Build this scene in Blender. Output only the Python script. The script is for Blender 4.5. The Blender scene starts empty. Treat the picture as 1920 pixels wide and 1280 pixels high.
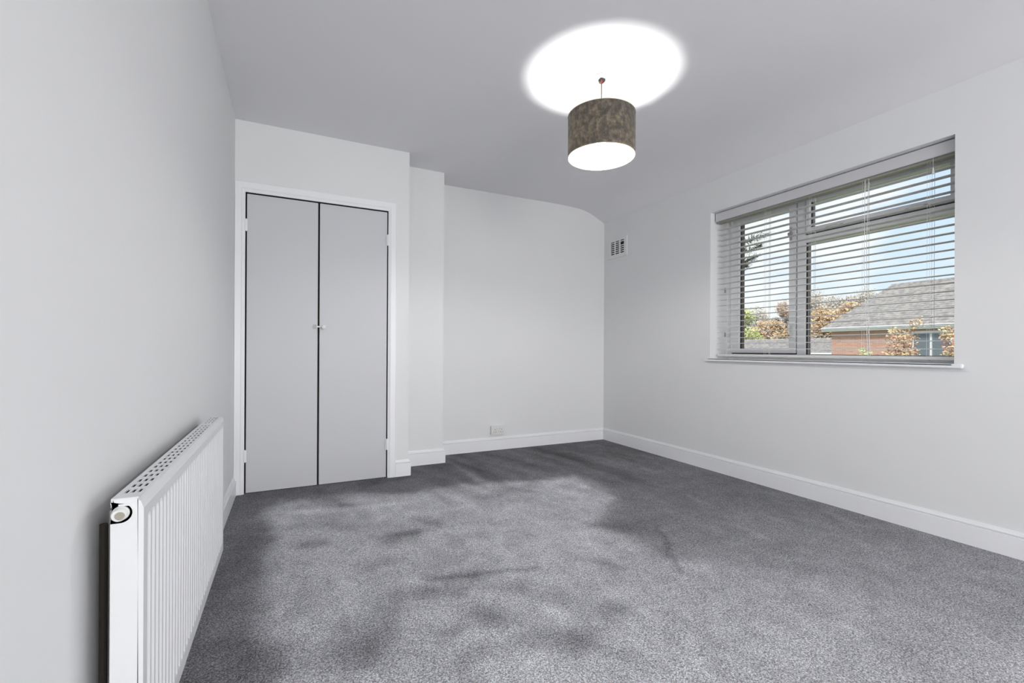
import bpy, bmesh, math, random
import numpy as np
from mathutils import Vector, Matrix, noise

S = bpy.context.scene
COL = S.collection
random.seed(7)

# ------------------------------------------------------------------ camera
cam_d = bpy.data.cameras.new('camera')
cam = bpy.data.objects.new('camera', cam_d); COL.objects.link(cam)
yaw, pitch, roll = math.radians(25.971), math.radians(0.025), math.radians(0.298)
Fv = Vector((math.sin(yaw)*math.cos(pitch), math.cos(yaw)*math.cos(pitch), math.sin(pitch)))
R0 = Vector((math.cos(yaw), -math.sin(yaw), 0)); U0 = R0.cross(Fv)
Rv = R0*math.cos(roll) + U0*math.sin(roll); Uv = -R0*math.sin(roll) + U0*math.cos(roll)
M = Matrix((Rv, Uv, -Fv)).transposed().to_4x4(); M.translation = Vector((0, 0, 1.0))
cam.matrix_world = M
cam_d.sensor_width = 36; cam_d.lens = 855.05/1920*36
cam_d.shift_y = 15.5/1920
cam_d.clip_start = 0.02; cam_d.clip_end = 600
S.camera = cam

# ------------------------------------------------------------------ exposure
S.view_settings.view_transform = 'Standard'; S.view_settings.look = 'None'
S.view_settings.exposure = 0.0; S.view_settings.gamma = 1.0
S.view_settings.use_curve_mapping = False

# ------------------------------------------------------------------ sky
W = bpy.data.worlds.new('sky'); S.world = W; W.use_nodes = True
nt = W.node_tree; nt.nodes.clear()
def N(t, typ, **kw):
    n = t.nodes.new(typ)
    for k, v in kw.items(): setattr(n, k, v)
    return n
out = N(nt, 'ShaderNodeOutputWorld'); bg = N(nt, 'ShaderNodeBackground')
tc = N(nt, 'ShaderNodeTexCoord'); sep = N(nt, 'ShaderNodeSeparateXYZ')
mp = N(nt, 'ShaderNodeMapping'); mp.inputs['Scale'].default_value = (1, 1, 2.6)
cn = N(nt, 'ShaderNodeTexNoise'); cn.inputs['Scale'].default_value = 4.2; cn.inputs['Detail'].default_value = 7
cr = N(nt, 'ShaderNodeValToRGB'); cr.color_ramp.elements[0].position = .46; cr.color_ramp.elements[1].position = .58
er = N(nt, 'ShaderNodeValToRGB'); er.color_ramp.elements[0].position = 0.0; er.color_ramp.elements[0].color = (.80, .90, .98, 1)
er.color_ramp.elements[1].position = .55; er.color_ramp.elements[1].color = (.42, .65, .97, 1)
mx = N(nt, 'ShaderNodeMix', data_type='RGBA'); mx.inputs[7].default_value = (.93, .95, .98, 1)
L = nt.links.new
L(tc.outputs['Generated'], sep.inputs[0]); L(sep.outputs['Z'], er.inputs[0])
L(tc.outputs['Generated'], mp.inputs[0]); L(mp.outputs[0], cn.inputs['Vector']); L(cn.outputs[0], cr.inputs[0])
L(cr.outputs[0], mx.inputs[0]); L(er.outputs[0], mx.inputs[6]); L(mx.outputs[2], bg.inputs['Color'])
bg.inputs['Strength'].default_value = 1.12; L(bg.outputs[0], out.inputs[0])

XRW = 3.19
# ------------------------------------------------------------------ sun and two added area fill lights
sun_d = bpy.data.lights.new('sun', 'SUN'); sun_d.energy = 3.4; sun_d.angle = math.radians(6); sun_d.color = (1, .95, .88)
sun = bpy.data.objects.new('sun', sun_d); COL.objects.link(sun)
sun.rotation_euler = Vector((-.62, -.45, .75)).to_track_quat('Z', 'Y').to_euler()
fl_d = bpy.data.lights.new('rear_fill_light', 'AREA'); fl_d.shape = 'RECTANGLE'; fl_d.size = 2.5; fl_d.size_y = 2.1
fl_d.energy = 156; fl_d.color = (1, .995, .985)
fl = bpy.data.objects.new('rear_fill_light', fl_d); COL.objects.link(fl)
fl.location = (1.0, -4.15, 1.25); fl.rotation_euler = (math.radians(100), 0, math.radians(-9))  # added fill light behind the camera, no lamp known there
sl_d = bpy.data.lights.new('side_fill_light', 'AREA'); sl_d.shape = 'RECTANGLE'; sl_d.size = 1.7; sl_d.size_y = 1.25
sl_d.energy = 13; sl_d.color = (1, .995, .985)
sl = bpy.data.objects.new('side_fill_light', sl_d); COL.objects.link(sl)      # added fill beside the camera, no window stands here
sl.location = (XRW-.04, -1.05, 1.45); sl.rotation_euler = (math.radians(90), 0, math.radians(90))

# ------------------------------------------------------------------ helpers
def tag(o, label=None, cat=None, group=None, kind=None):
    if label: o['label'] = label
    if cat: o['category'] = cat
    if group: o['group'] = group
    if kind: o['kind'] = kind
    return o
def empty(name, loc, label, cat, group=None, kind=None):
    o = bpy.data.objects.new(name, None); COL.objects.link(o); o.location = loc; o.empty_display_size = .1
    return tag(o, label, cat, group, kind)
def link(name, bm, mat, parent=None, smooth=False, mats=None):
    me = bpy.data.meshes.new(name)
    bmesh.ops.recalc_face_normals(bm, faces=bm.faces[:])
    bm.to_mesh(me); bm.free()
    for m in (mats or [mat]): me.materials.append(m)
    if smooth:
        me.polygons.foreach_set('use_smooth', [True]*len(me.polygons))
        try: me.set_sharp_from_angle(angle=math.radians(35))
        except Exception: pass
    o = bpy.data.objects.new(name, me); COL.objects.link(o)
    if parent is not None:
        o.parent = parent
        inv = Vector((0, 0, 0)); p = parent
        while p is not None: inv += Vector(p.location); p = p.parent
        me.transform(Matrix.Translation(-inv)) if inv.length else None
    return o
def box(bm, x0, x1, y0, y1, z0, z1, mi=0, bev=0):
    b = bmesh.new() if bev else bm
    vs = [b.verts.new((x, y, z)) for x in (x0, x1) for y in (y0, y1) for z in (z0, z1)]
    for f in ((0,1,3,2),(4,6,7,5),(0,4,5,1),(2,3,7,6),(0,2,6,4),(1,5,7,3)):
        fc = b.faces.new([vs[i] for i in f]); fc.material_index = mi
    if bev:
        bmesh.ops.recalc_face_normals(b, faces=b.faces[:])
        bmesh.ops.bevel(b, geom=b.edges[:], offset=bev, segments=2, affect='EDGES', clamp_overlap=True)
        for f in b.faces: f.material_index = mi
        tmp = bpy.data.meshes.new('t'); b.to_mesh(tmp); b.free(); bm.from_mesh(tmp); bpy.data.meshes.remove(tmp)
def bx(name, mat, parent, *dims, bev=0, smooth=False):
    bm = bmesh.new(); box(bm, *dims, bev=bev); return link(name, bm, mat, parent, smooth)
def lathe(bm, c, axis, prof, seg=32, mi=0, close=False):
    """prof: list of (radius, height along axis) from centre c"""
    a = Vector(axis).normalized(); u = a.orthogonal().normalized(); v = a.cross(u); c = Vector(c)
    rings = []
    for r, h in prof:
        if r < 1e-6: rings.append([bm.verts.new(c + a*h)])
        else: rings.append([bm.verts.new(c + a*h + (u*math.cos(t) + v*math.sin(t))*r) for t in [2*math.pi*i/seg for i in range(seg)]])
    pairs = list(zip(rings, rings[1:])) + ([(rings[-1], rings[0])] if close else [])
    for p, q in pairs:
        for i in range(seg):
            j = (i+1) % seg
            if len(p) == 1 and len(q) == 1: continue
            if len(p) == 1: f = bm.faces.new((p[0], q[i], q[j]))
            elif len(q) == 1: f = bm.faces.new((p[i], q[0], p[j]))
            else: f = bm.faces.new((p[i], q[i], q[j], p[j]))
            f.material_index = mi
def tube(bm, pts, r, seg=8, r1=None, mi=0):
    pts = [Vector(p) for p in pts]; n = len(pts); prev = None; rings = []
    for i, p in enumerate(pts):
        d = (pts[min(i+1, n-1)] - pts[max(i-1, 0)]).normalized()
        u = d.orthogonal().normalized() if prev is None else (prev - d*prev.dot(d)).normalized()
        prev = u; v = d.cross(u); rr = r if r1 is None else r + (r1-r)*i/(n-1)
        rings.append([bm.verts.new(p + (u*math.cos(t)+v*math.sin(t))*rr) for t in [2*math.pi*k/seg for k in range(seg)]])
    for a, b in zip(rings, rings[1:]):
        for k in range(seg):
            bm.faces.new((a[k], b[k], b[(k+1) % seg], a[(k+1) % seg])).material_index = mi
    bm.faces.new(rings[0][::-1]).material_index = mi; bm.faces.new(rings[-1]).material_index = mi

# ------------------------------------------------------------------ materials
def mat(name, col, rough=.5, metal=0, spec=.5):
    m = bpy.data.materials.new(name); m.use_nodes = True; b = m.node_tree.nodes['Principled BSDF']
    b.inputs['Base Color'].default_value = (*col, 1); b.inputs['Roughness'].default_value = rough
    b.inputs['Metallic'].default_value = metal; b.inputs['Specular IOR Level'].default_value = spec
    return m
def painted(name, col, rough, nscale=90, bump=.02, var=.015, spec=.4):
    """brushed or rolled paint: very slight tone variation and a fine relief"""
    m = mat(name, col, rough, spec=spec); t = m.node_tree; b = t.nodes['Principled BSDF']
    c = N(t, 'ShaderNodeTexCoord'); n1 = N(t, 'ShaderNodeTexNoise'); n1.inputs['Scale'].default_value = 2.3
    r = N(t, 'ShaderNodeMapRange'); r.inputs[3].default_value = 1-var; r.inputs[4].default_value = 1+var
    mul = N(t, 'ShaderNodeVectorMath', operation='SCALE'); mul.inputs[0].default_value = col
    n2 = N(t, 'ShaderNodeTexNoise'); n2.inputs['Scale'].default_value = nscale; n2.inputs['Detail'].default_value = 3
    bp = N(t, 'ShaderNodeBump'); bp.inputs['Strength'].default_value = bump*5; bp.inputs['Distance'].default_value = .002
    l = t.links.new
    l(c.outputs['Object'], n1.inputs['Vector']); l(n1.outputs[0], r.inputs[0]); l(r.outputs[0], mul.inputs['Scale'])
    l(mul.outputs[0], b.inputs['Base Color']); l(c.outputs['Object'], n2.inputs['Vector'])
    l(n2.outputs[0], bp.inputs['Height']); l(bp.outputs[0], b.inputs['Normal'])
    return m
M_wall = painted('wall_paint', (.82, .825, .832), .85)
M_ceil = painted('ceiling_paint', (.86, .86, .885), .9)
M_gloss = painted('gloss_paint', (.90, .905, .93), .35, 40, .008)
M_door = painted('door_paint', (.62, .625, .65), .45, 60, .01)
M_upvc = mat('white_upvc', (.93, .93, .95), .3)
M_rad = painted('radiator_enamel', (.77, .775, .79), .35, 200, .004)
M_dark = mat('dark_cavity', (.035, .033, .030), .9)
M_gasket = mat('dark_gasket', (.07, .06, .06), .7)
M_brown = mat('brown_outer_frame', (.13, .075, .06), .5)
M_plastic = mat('white_plastic', (.80, .81, .79), .35)
M_grey_plastic = mat('grey_plastic', (.42, .42, .42), .4)
M_chrome = mat('chrome', (.6, .6, .6), .25, 1)
M_slat = mat('blind_slat', (.76, .75, .74), .5)
M_cord = mat('white_cord', (.8, .8, .8), .7)
M_valance = mat('blind_valance', (.66, .66, .68), .5)
M_rail = mat('blind_headrail', (.36, .36, .31), .5)
M_brass = mat('dull_brass', (.34, .26, .09), .4, .8)
M_pipe = mat('shade_dark_pipe', (.014, .011, .007), .9)  # near black, paints in the shade of the gap behind the radiator
M_fin = painted('dusty_shaded_fins', (.022, .018, .010), .8, 60, .02, .3)  # dust brown taken near black to paint the shade inside the radiator
M_red = mat('red_wire', (.30, .02, .015), .5); M_blk = mat('black_wire', (.02, .02, .02), .5)
M_flex = mat('lamp_flex', (.17, .14, .09), .6)

def carpet_mat():
    m = mat('carpet_pile', (.2, .2, .2), .95, spec=.1); t = m.node_tree; b = t.nodes['Principled BSDF']; l = t.links.new
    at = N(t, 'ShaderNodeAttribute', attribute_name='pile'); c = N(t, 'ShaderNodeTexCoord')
    vo = N(t, 'ShaderNodeTexVoronoi'); vo.inputs['Scale'].default_value = 320
    s1 = N(t, 'ShaderNodeSeparateColor')
    vo2 = N(t, 'ShaderNodeTexNoise'); vo2.inputs['Scale'].default_value = 160; vo2.inputs['Detail'].default_value = 3; vo2.inputs['Roughness'].default_value = .75
    a1 = N(t, 'ShaderNodeMapRange'); a1.inputs[3].default_value = .42; a1.inputs[4].default_value = 1.58
    a2 = N(t, 'ShaderNodeMapRange'); a2.inputs[1].default_value = .25; a2.inputs[2].default_value = .75; a2.inputs[3].default_value = .25; a2.inputs[4].default_value = 1.85
    m1 = N(t, 'ShaderNodeMath', operation='MULTIPLY'); m2 = N(t, 'ShaderNodeMath', operation='MULTIPLY')
    cc = N(t, 'ShaderNodeCombineColor'); kb = N(t, 'ShaderNodeMath', operation='MULTIPLY'); kb.inputs[1].default_value = 1.055
    bp = N(t, 'ShaderNodeBump'); bp.inputs['Strength'].default_value = .6; bp.inputs['Distance'].default_value = .006
    l(c.outputs['Object'], vo.inputs['Vector']); l(c.outputs['Object'], vo2.inputs['Vector'])
    l(vo.outputs['Color'], s1.inputs[0]); l(s1.outputs[0], a1.inputs[0]); l(vo2.outputs[0], a2.inputs[0])
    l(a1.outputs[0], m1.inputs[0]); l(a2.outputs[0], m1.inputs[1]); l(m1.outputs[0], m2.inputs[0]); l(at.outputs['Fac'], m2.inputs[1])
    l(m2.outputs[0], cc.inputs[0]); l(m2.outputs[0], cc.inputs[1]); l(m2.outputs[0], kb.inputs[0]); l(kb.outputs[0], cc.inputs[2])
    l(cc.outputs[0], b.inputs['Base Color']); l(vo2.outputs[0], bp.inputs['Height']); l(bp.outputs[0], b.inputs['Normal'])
    return m
def brick_mat():
    m = mat('brickwork', (.5, .3, .2), .9); t = m.node_tree; b = t.nodes['Principled BSDF']; l = t.links.new
    c = N(t, 'ShaderNodeTexCoord'); sx = N(t, 'ShaderNodeSeparateXYZ'); cx = N(t, 'ShaderNodeCombineXYZ'); ad = N(t, 'ShaderNodeMath', operation='ADD')
    br = N(t, 'ShaderNodeTexBrick'); br.inputs['Scale'].default_value = 1; br.inputs['Brick Width'].default_value = .23; br.inputs['Row Height'].default_value = .078
    br.inputs['Mortar Size'].default_value = .008; br.inputs['Color1'].default_value = (.64, .36, .28, 1); br.inputs['Color2'].default_value = (.52, .27, .20, 1); br.inputs['Mortar'].default_value = (.55, .47, .42, 1)
    l(c.outputs['Object'], sx.inputs[0]); l(sx.outputs[0], ad.inputs[0]); l(sx.outputs[1], ad.inputs[1]); l(ad.outputs[0], cx.inputs[0]); l(sx.outputs[2], cx.inputs[1])
    l(cx.outputs[0], br.inputs['Vector']); l(br.outputs['Color'], b.inputs['Base Color'])
    return m
def noisy(name, c1, c2, scale, rough=.9, stretch=(1, 1, 1), lo=.35, hi=.65, detail=4):
    m = mat(name, c1, rough, spec=.2); t = m.node_tree; b = t.nodes['Principled BSDF']; l = t.links.new
    c = N(t, 'ShaderNodeTexCoord'); mpp = N(t, 'ShaderNodeMapping'); mpp.inputs['Scale'].default_value = stretch
    n = N(t, 'ShaderNodeTexNoise'); n.inputs['Scale'].default_value = scale; n.inputs['Detail'].default_value = detail
    r = N(t, 'ShaderNodeValToRGB'); r.color_ramp.elements[0].position = lo; r.color_ramp.elements[1].position = hi
    r.color_ramp.elements[0].color = (*c1, 1); r.color_ramp.elements[1].color = (*c2, 1)
    l(c.outputs['Object'], mpp.inputs[0]); l(mpp.outputs[0], n.inputs['Vector']); l(n.outputs[0], r.inputs[0]); l(r.outputs[0], b.inputs['Base Color'])
    return m
def glass_mat():
    m = bpy.data.materials.new('window_glass'); m.use_nodes = True; t = m.node_tree; t.nodes.clear(); l = t.links.new
    o = N(t, 'ShaderNodeOutputMaterial'); mi = N(t, 'ShaderNodeMixShader'); tr = N(t, 'ShaderNodeBsdfTransparent'); g = N(t, 'ShaderNodeBsdfGlossy')
    tr.inputs[0].default_value = (.97, .985, .98, 1); g.inputs['Roughness'].default_value = .02
    f = N(t, 'ShaderNodeFresnel'); f.inputs['IOR'].default_value = 1.25
    l(f.outputs[0], mi.inputs[0]); l(tr.outputs[0], mi.inputs[1]); l(g.outputs[0], mi.inputs[2]); l(mi.outputs[0], o.inputs[0])
    return m
M_carpet = carpet_mat(); M_brick = brick_mat(); M_glass = glass_mat()
M_tile = noisy('concrete_roof_tile', (.28, .25, .235), (.46, .42, .39), 5, stretch=(1, 1, 1))
M_grass = noisy('grass', (.10, .14, .05), (.2, .22, .09), 3)
M_bark = noisy('bark', (.10, .075, .05), (.2, .16, .12), 12)

# ------------------------------------------------------------------ room shell
XL, XR, YC, XC, YP, XP, YB, H = -.3425, 3.1907, 3.6254, .8502, 3.9005, 1.2239, 4.1814, 2.5656
YR = -4.35
OW = .36                                   # thickness of the window wall
def struct(o, label, cat): return tag(o, label, cat, kind='structure')
def wall(name, dims_list, label, mats=None, cat='wall'):
    bm = bmesh.new()
    for d in dims_list: box(bm, *d)
    return struct(link(name, bm, M_wall, mats=mats), label, cat)
wall('wall_left', [(XL-.15, XL, YR-.15, YB+.3, -.02, 2.75)], 'white painted wall on the left behind the radiator')
wall('wall_back', [(XC, XR, YB, YB+.3, -.02, 2.75)], 'white painted back wall beyond the lamp')
wall('wall_rear', [(XL-.15, XR+OW, YR-.15, YR, -.02, 2.75)], 'white wall behind the camera')
wall('wall_pier', [(XC, XP, YP, YB, -.02, 2.60)], 'narrow white chimney pier between cupboard and back wall')
# window hole
WY0, WY1, WZ0, WZ1 = 1.156, 2.731, .936, 2.166
XO = XR+OW
bm = bmesh.new()
box(bm, XR, XO-.1, YR-.15, WY0, -.02, 2.75); box(bm, XR, XO-.1, WY1, YB+.3, -.02, 2.75)
box(bm, XR, XO-.1, WY0, WY1, -.02, WZ0); box(bm, XR, XO-.1, WY0, WY1, WZ1, 2.75)
box(bm, XO-.1, XO, YR-.15, WY0-.02, -3, 2.75, 1); box(bm, XO-.1, XO, WY1+.02, YB+.3, -3, 2.75, 1)
box(bm, XO-.1, XO, WY0-.02, WY1+.02, -3, WZ0-.01, 1); box(bm, XO-.1, XO, WY0-.02, WY1+.02, WZ1+.01, 2.75, 1)
struct(link('wall_right', bm, M_wall, mats=[M_wall, M_brick]), 'white painted wall on the right holding the window', 'wall')
# cupboard front
DX0, DX1, DXM, DH = -.2741, .6813, .186, 2.0707
wall('wall_cupboard', [(XL, DX0-.012, YC, YC+.09, -.02, 2.6), (DX1+.012, XC, YC, YC+.09, -.02, 2.6),
                       (DX0-.012, DX1+.012, YC, YC+.09, DH+.012, 2.6), (XC-.08, XC, YC+.09, YB, -.02, 2.6)],
     'white boxed-in cupboard wall around the two flush doors')
bm = bmesh.new(); box(bm, XL, XC-.08, YB-.02, YB+.3, -.02, 2.6)
struct(link('trim_4', bm, M_dark), 'dark back lining inside the cupboard', 'lining')
# ceiling with its sloping edge over the window wall
prof = [(XL-.15, H), (2.45, H), (2.62, H-.001), (2.76, H-.006), (2.87, H-.015), (2.95, H-.030), (3.03, H-.058), (3.10, H-.092), (3.15, H-.116), (3.1907, H-.1350), (3.3, H-.18)]
bm = bmesh.new()
a = [bm.verts.new((x, YR-.15, z)) for x, z in prof]; b = [bm.verts.new((x, YB+.3, z)) for x, z in prof]
a2 = [bm.verts.new((x, YR-.15, 2.85)) for x, z in prof]; b2 = [bm.verts.new((x, YB+.3, 2.85)) for x, z in prof]
for i in range(len(prof)-1):
    bm.faces.new((a[i], a[i+1], b[i+1], b[i])); bm.faces.new((a2[i], b2[i], b2[i+1], a2[i+1]))
    bm.faces.new((a[i], a2[i], a2[i+1], a[i+1])); bm.faces.new((b[i], b[i+1], b2[i+1], b2[i]))
bm.faces.new((a[0], b[0], b2[0], a2[0])); bm.faces.new((a[-1], a2[-1], b2[-1], b[-1]))
struct(link('ceiling', bm, M_ceil, smooth=True), 'plain pale grey ceiling curving down towards the window wall', 'ceiling')

# carpeted floor: brushed pile tones plus painted-in shade along the left wall, stored per vertex
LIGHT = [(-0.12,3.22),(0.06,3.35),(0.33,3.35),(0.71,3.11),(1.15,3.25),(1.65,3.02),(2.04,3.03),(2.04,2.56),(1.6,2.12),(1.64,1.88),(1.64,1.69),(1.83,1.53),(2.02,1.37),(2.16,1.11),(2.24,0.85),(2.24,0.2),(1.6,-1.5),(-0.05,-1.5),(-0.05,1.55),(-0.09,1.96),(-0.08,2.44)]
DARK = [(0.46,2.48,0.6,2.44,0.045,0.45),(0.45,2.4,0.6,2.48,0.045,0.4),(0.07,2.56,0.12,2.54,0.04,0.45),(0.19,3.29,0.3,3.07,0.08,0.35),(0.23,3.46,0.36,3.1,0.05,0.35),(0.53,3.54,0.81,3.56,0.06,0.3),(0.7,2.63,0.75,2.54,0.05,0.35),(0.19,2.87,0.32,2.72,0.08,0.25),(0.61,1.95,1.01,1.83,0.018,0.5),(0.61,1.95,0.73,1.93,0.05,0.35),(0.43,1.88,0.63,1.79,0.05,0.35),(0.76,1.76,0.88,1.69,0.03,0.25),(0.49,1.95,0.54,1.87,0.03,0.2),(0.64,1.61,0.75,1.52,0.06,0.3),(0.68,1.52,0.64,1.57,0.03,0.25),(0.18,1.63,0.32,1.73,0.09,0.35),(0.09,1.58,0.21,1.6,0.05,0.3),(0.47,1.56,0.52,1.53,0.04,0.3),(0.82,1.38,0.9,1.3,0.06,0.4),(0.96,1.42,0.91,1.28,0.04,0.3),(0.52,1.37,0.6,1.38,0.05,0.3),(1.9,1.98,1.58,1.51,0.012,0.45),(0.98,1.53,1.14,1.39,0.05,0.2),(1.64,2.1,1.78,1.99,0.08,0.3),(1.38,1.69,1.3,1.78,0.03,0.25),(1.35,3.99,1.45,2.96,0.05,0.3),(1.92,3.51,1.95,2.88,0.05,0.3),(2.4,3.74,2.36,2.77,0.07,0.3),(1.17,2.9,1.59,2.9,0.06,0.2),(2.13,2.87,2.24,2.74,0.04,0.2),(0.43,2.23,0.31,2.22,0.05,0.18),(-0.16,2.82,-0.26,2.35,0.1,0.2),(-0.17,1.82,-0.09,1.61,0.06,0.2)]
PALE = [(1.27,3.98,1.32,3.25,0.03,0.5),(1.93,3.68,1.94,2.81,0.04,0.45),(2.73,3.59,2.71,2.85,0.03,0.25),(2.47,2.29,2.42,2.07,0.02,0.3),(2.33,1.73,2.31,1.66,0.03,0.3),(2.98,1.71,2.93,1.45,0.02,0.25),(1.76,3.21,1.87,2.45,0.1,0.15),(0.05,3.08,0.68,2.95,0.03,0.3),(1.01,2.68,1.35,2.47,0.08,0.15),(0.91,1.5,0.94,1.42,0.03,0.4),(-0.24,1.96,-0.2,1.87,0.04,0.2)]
def make_floor():
    fx0, fx1, fy0, fy1, st = XL-.1, XR+.1, YR-.1, YB+.28, .02
    nx = int((fx1-fx0)/st)+1; ny = int((fy1-fy0)/st)+1
    X, Y = np.meshgrid(fx0+np.arange(nx)*st, fy0+np.arange(ny)*st, indexing='ij')
    pts = np.stack([X.ravel(), Y.ravel(), np.zeros(X.size)], 1)
    n1 = np.array([noise.fractal(Vector((p[0]*2.2, p[1]*2.2, 3)), 1, 2, 4) for p in pts])
    n2 = np.array([noise.fractal(Vector((p[0]*2.2, p[1]*2.2, 9)), 1, 2, 4) for p in pts])
    n5 = np.array([noise.fractal(Vector((p[0]*11, p[1]*9, 15)), 1, 2, 3) for p in pts])
    n3 = np.array([noise.fractal(Vector((p[0]*7, p[1]*4, 5)), 1, 2, 4) for p in pts])
    n4 = np.array([noise.fractal(Vector(((p[0]+.25*p[1])*6, p[1]*1.1, 1)), 1, 2, 3) for p in pts])
    px = pts[:, 0]+.06*n1+.04*n3; py = pts[:, 1]+.06*n2-.04*n3
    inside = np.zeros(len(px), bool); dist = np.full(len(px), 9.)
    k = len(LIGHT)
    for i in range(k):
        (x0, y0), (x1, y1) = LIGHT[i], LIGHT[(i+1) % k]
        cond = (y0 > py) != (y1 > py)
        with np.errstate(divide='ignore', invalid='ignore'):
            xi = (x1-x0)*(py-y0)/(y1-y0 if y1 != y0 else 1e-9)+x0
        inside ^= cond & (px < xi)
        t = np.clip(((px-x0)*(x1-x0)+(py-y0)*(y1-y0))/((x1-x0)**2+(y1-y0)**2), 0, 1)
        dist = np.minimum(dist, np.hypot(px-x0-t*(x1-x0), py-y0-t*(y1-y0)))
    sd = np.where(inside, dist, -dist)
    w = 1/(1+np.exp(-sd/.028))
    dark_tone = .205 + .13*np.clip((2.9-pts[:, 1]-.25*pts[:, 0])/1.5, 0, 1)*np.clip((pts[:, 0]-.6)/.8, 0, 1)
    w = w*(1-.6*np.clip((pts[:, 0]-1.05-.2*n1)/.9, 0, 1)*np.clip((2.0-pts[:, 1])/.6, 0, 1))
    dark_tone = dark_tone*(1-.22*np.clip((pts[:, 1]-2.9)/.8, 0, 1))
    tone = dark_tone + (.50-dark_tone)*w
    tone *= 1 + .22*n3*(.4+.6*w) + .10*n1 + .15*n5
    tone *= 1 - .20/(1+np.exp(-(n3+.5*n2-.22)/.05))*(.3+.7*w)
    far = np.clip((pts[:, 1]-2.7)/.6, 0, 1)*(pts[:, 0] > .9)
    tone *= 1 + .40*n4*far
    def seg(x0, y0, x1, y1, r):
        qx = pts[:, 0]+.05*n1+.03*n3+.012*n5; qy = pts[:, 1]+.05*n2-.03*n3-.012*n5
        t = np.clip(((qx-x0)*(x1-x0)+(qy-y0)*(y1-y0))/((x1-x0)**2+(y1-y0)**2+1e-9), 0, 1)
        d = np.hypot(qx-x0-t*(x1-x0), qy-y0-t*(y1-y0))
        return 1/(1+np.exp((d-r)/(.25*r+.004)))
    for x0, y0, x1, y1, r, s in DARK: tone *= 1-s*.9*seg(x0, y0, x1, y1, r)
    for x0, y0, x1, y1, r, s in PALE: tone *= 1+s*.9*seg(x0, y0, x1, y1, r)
    ids = np.arange(nx*ny).reshape(nx, ny)
    faces = np.stack([ids[:-1, :-1], ids[1:, :-1], ids[1:, 1:], ids[:-1, 1:]], -1).reshape(-1, 4)
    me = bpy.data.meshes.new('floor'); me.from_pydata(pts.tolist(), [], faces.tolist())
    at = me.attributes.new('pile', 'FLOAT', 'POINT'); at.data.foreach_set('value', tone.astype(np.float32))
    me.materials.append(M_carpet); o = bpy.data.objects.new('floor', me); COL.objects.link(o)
    struct(o, 'speckled grey cut-pile carpet with brushed light and dark patches and shade painted along the left wall', 'carpet')
make_floor()
bm = bmesh.new(); box(bm, XL-.15, XO-.1, YR-.15, YB+.3, -.25, -.021)
struct(link('trim_5', bm, M_dark), 'subfloor under the carpet', 'floor')

# ------------------------------------------------------------------ baseboards
BP = [(0, .128), (.006, .128), (.0085, .119), (.0115, .111), (.0115, .1085), (.0045, .1075), (.0045, .1035), (.018, .1010), (.018, 0), (0, 0)]
def baseboard(name, p0, p1, n, k0, k1, label):
    """strip from p0 to p1 with the profile pushed out along n; k: +1 lengthens (outside corner), -1 shortens (inside corner)"""
    p0 = Vector(p0); p1 = Vector(p1); t = (p1-p0).normalized(); n = Vector(n); bm = bmesh.new()
    A = [bm.verts.new((*(p0 - t*k0*d + n*d), z)) for d, z in BP]; B = [bm.verts.new((*(p1 + t*k1*d + n*d), z)) for d, z in BP]
    m = len(BP)
    for i in range(m): bm.faces.new((A[i], A[(i+1) % m], B[(i+1) % m], B[i]))
    bm.faces.new(A[::-1]); bm.faces.new(B)
    return struct(link(name, bm, M_gloss), label, 'skirting board')
baseboard('baseboard_left', (XL, YR), (XL, YC-.012), (1, 0), -1, 0, 'white skirting board along the left wall behind the radiator')
AX1 = .744
baseboard('baseboard_cupboard', (AX1+.004, YC), (XC, YC), (0, -1), 0, 1, 'short white skirting block beside the cupboard frame')
baseboard('baseboard_cupboard_side', (XC, YC), (XC, YP), (1, 0), 1, -1, 'white skirting board on the side of the cupboard')
baseboard('baseboard_pier', (XC, YP), (XP, YP), (0, -1), -1, 1, 'white skirting board across the narrow pier')
baseboard('baseboard_pier_side', (XP, YP), (XP, YB), (1, 0), 1, -1, 'white skirting board on the side of the pier')
baseboard('baseboard_back', (XP, YB), (XR, YB), (0, -1), -1, -1, 'white skirting board along the back wall under the socket')
baseboard('baseboard_right', (XR, YB), (XR, YR), (-1, 0), -1, 0, 'white skirting board along the window wall')

# ------------------------------------------------------------------ cupboard doors and architrave
bm = bmesh.new()
AP = [(0, .0), (0, .010), (.012, .0145), (.020, .019), (.024, .0165), (.060, .018), (.066, .014), (.0675, 0)]   # (distance from opening, thickness)
x0, x1, zt = DX0-.005, DX1+.005, DH+.006
ring = []
for d, th in AP:
    xl = max(x0-d, XL+.0005)
    ring.append([bm.verts.new(v) for v in ((xl, YC-th, 0), (xl, YC-th, zt+d*1.08), (x1+d*.93, YC-th, zt+d*1.08), (x1+d*.93, YC-th, 0))])
for p, q in zip(ring, ring[1:]):
    for i in range(3): bm.faces.new((p[i], p[i+1], q[i+1], q[i]))
for s in (0, 3): bm.faces.new([r[s] for r in ring])
p, q = ring[0], ring[-1]
for i in range(3): bm.faces.new((p[i], p[i+1], q[i+1], q[i]))
struct(link('trim_1', bm, M_gloss), 'white moulded architrave framing the cupboard doors', 'architrave')
bm = bmesh.new()      # lining / door stop behind the leaves, dark colour paints in the gap shade
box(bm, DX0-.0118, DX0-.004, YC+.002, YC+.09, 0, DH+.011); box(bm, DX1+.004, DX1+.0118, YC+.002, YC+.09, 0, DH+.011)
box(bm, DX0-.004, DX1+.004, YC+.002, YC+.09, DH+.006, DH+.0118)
box(bm, DX0-.004, DX0+.02, YC+.045, YC+.07, 0, DH+.006); box(bm, DX1-.02, DX1+.004, YC+.045, YC+.07, 0, DH+.006)
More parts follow.
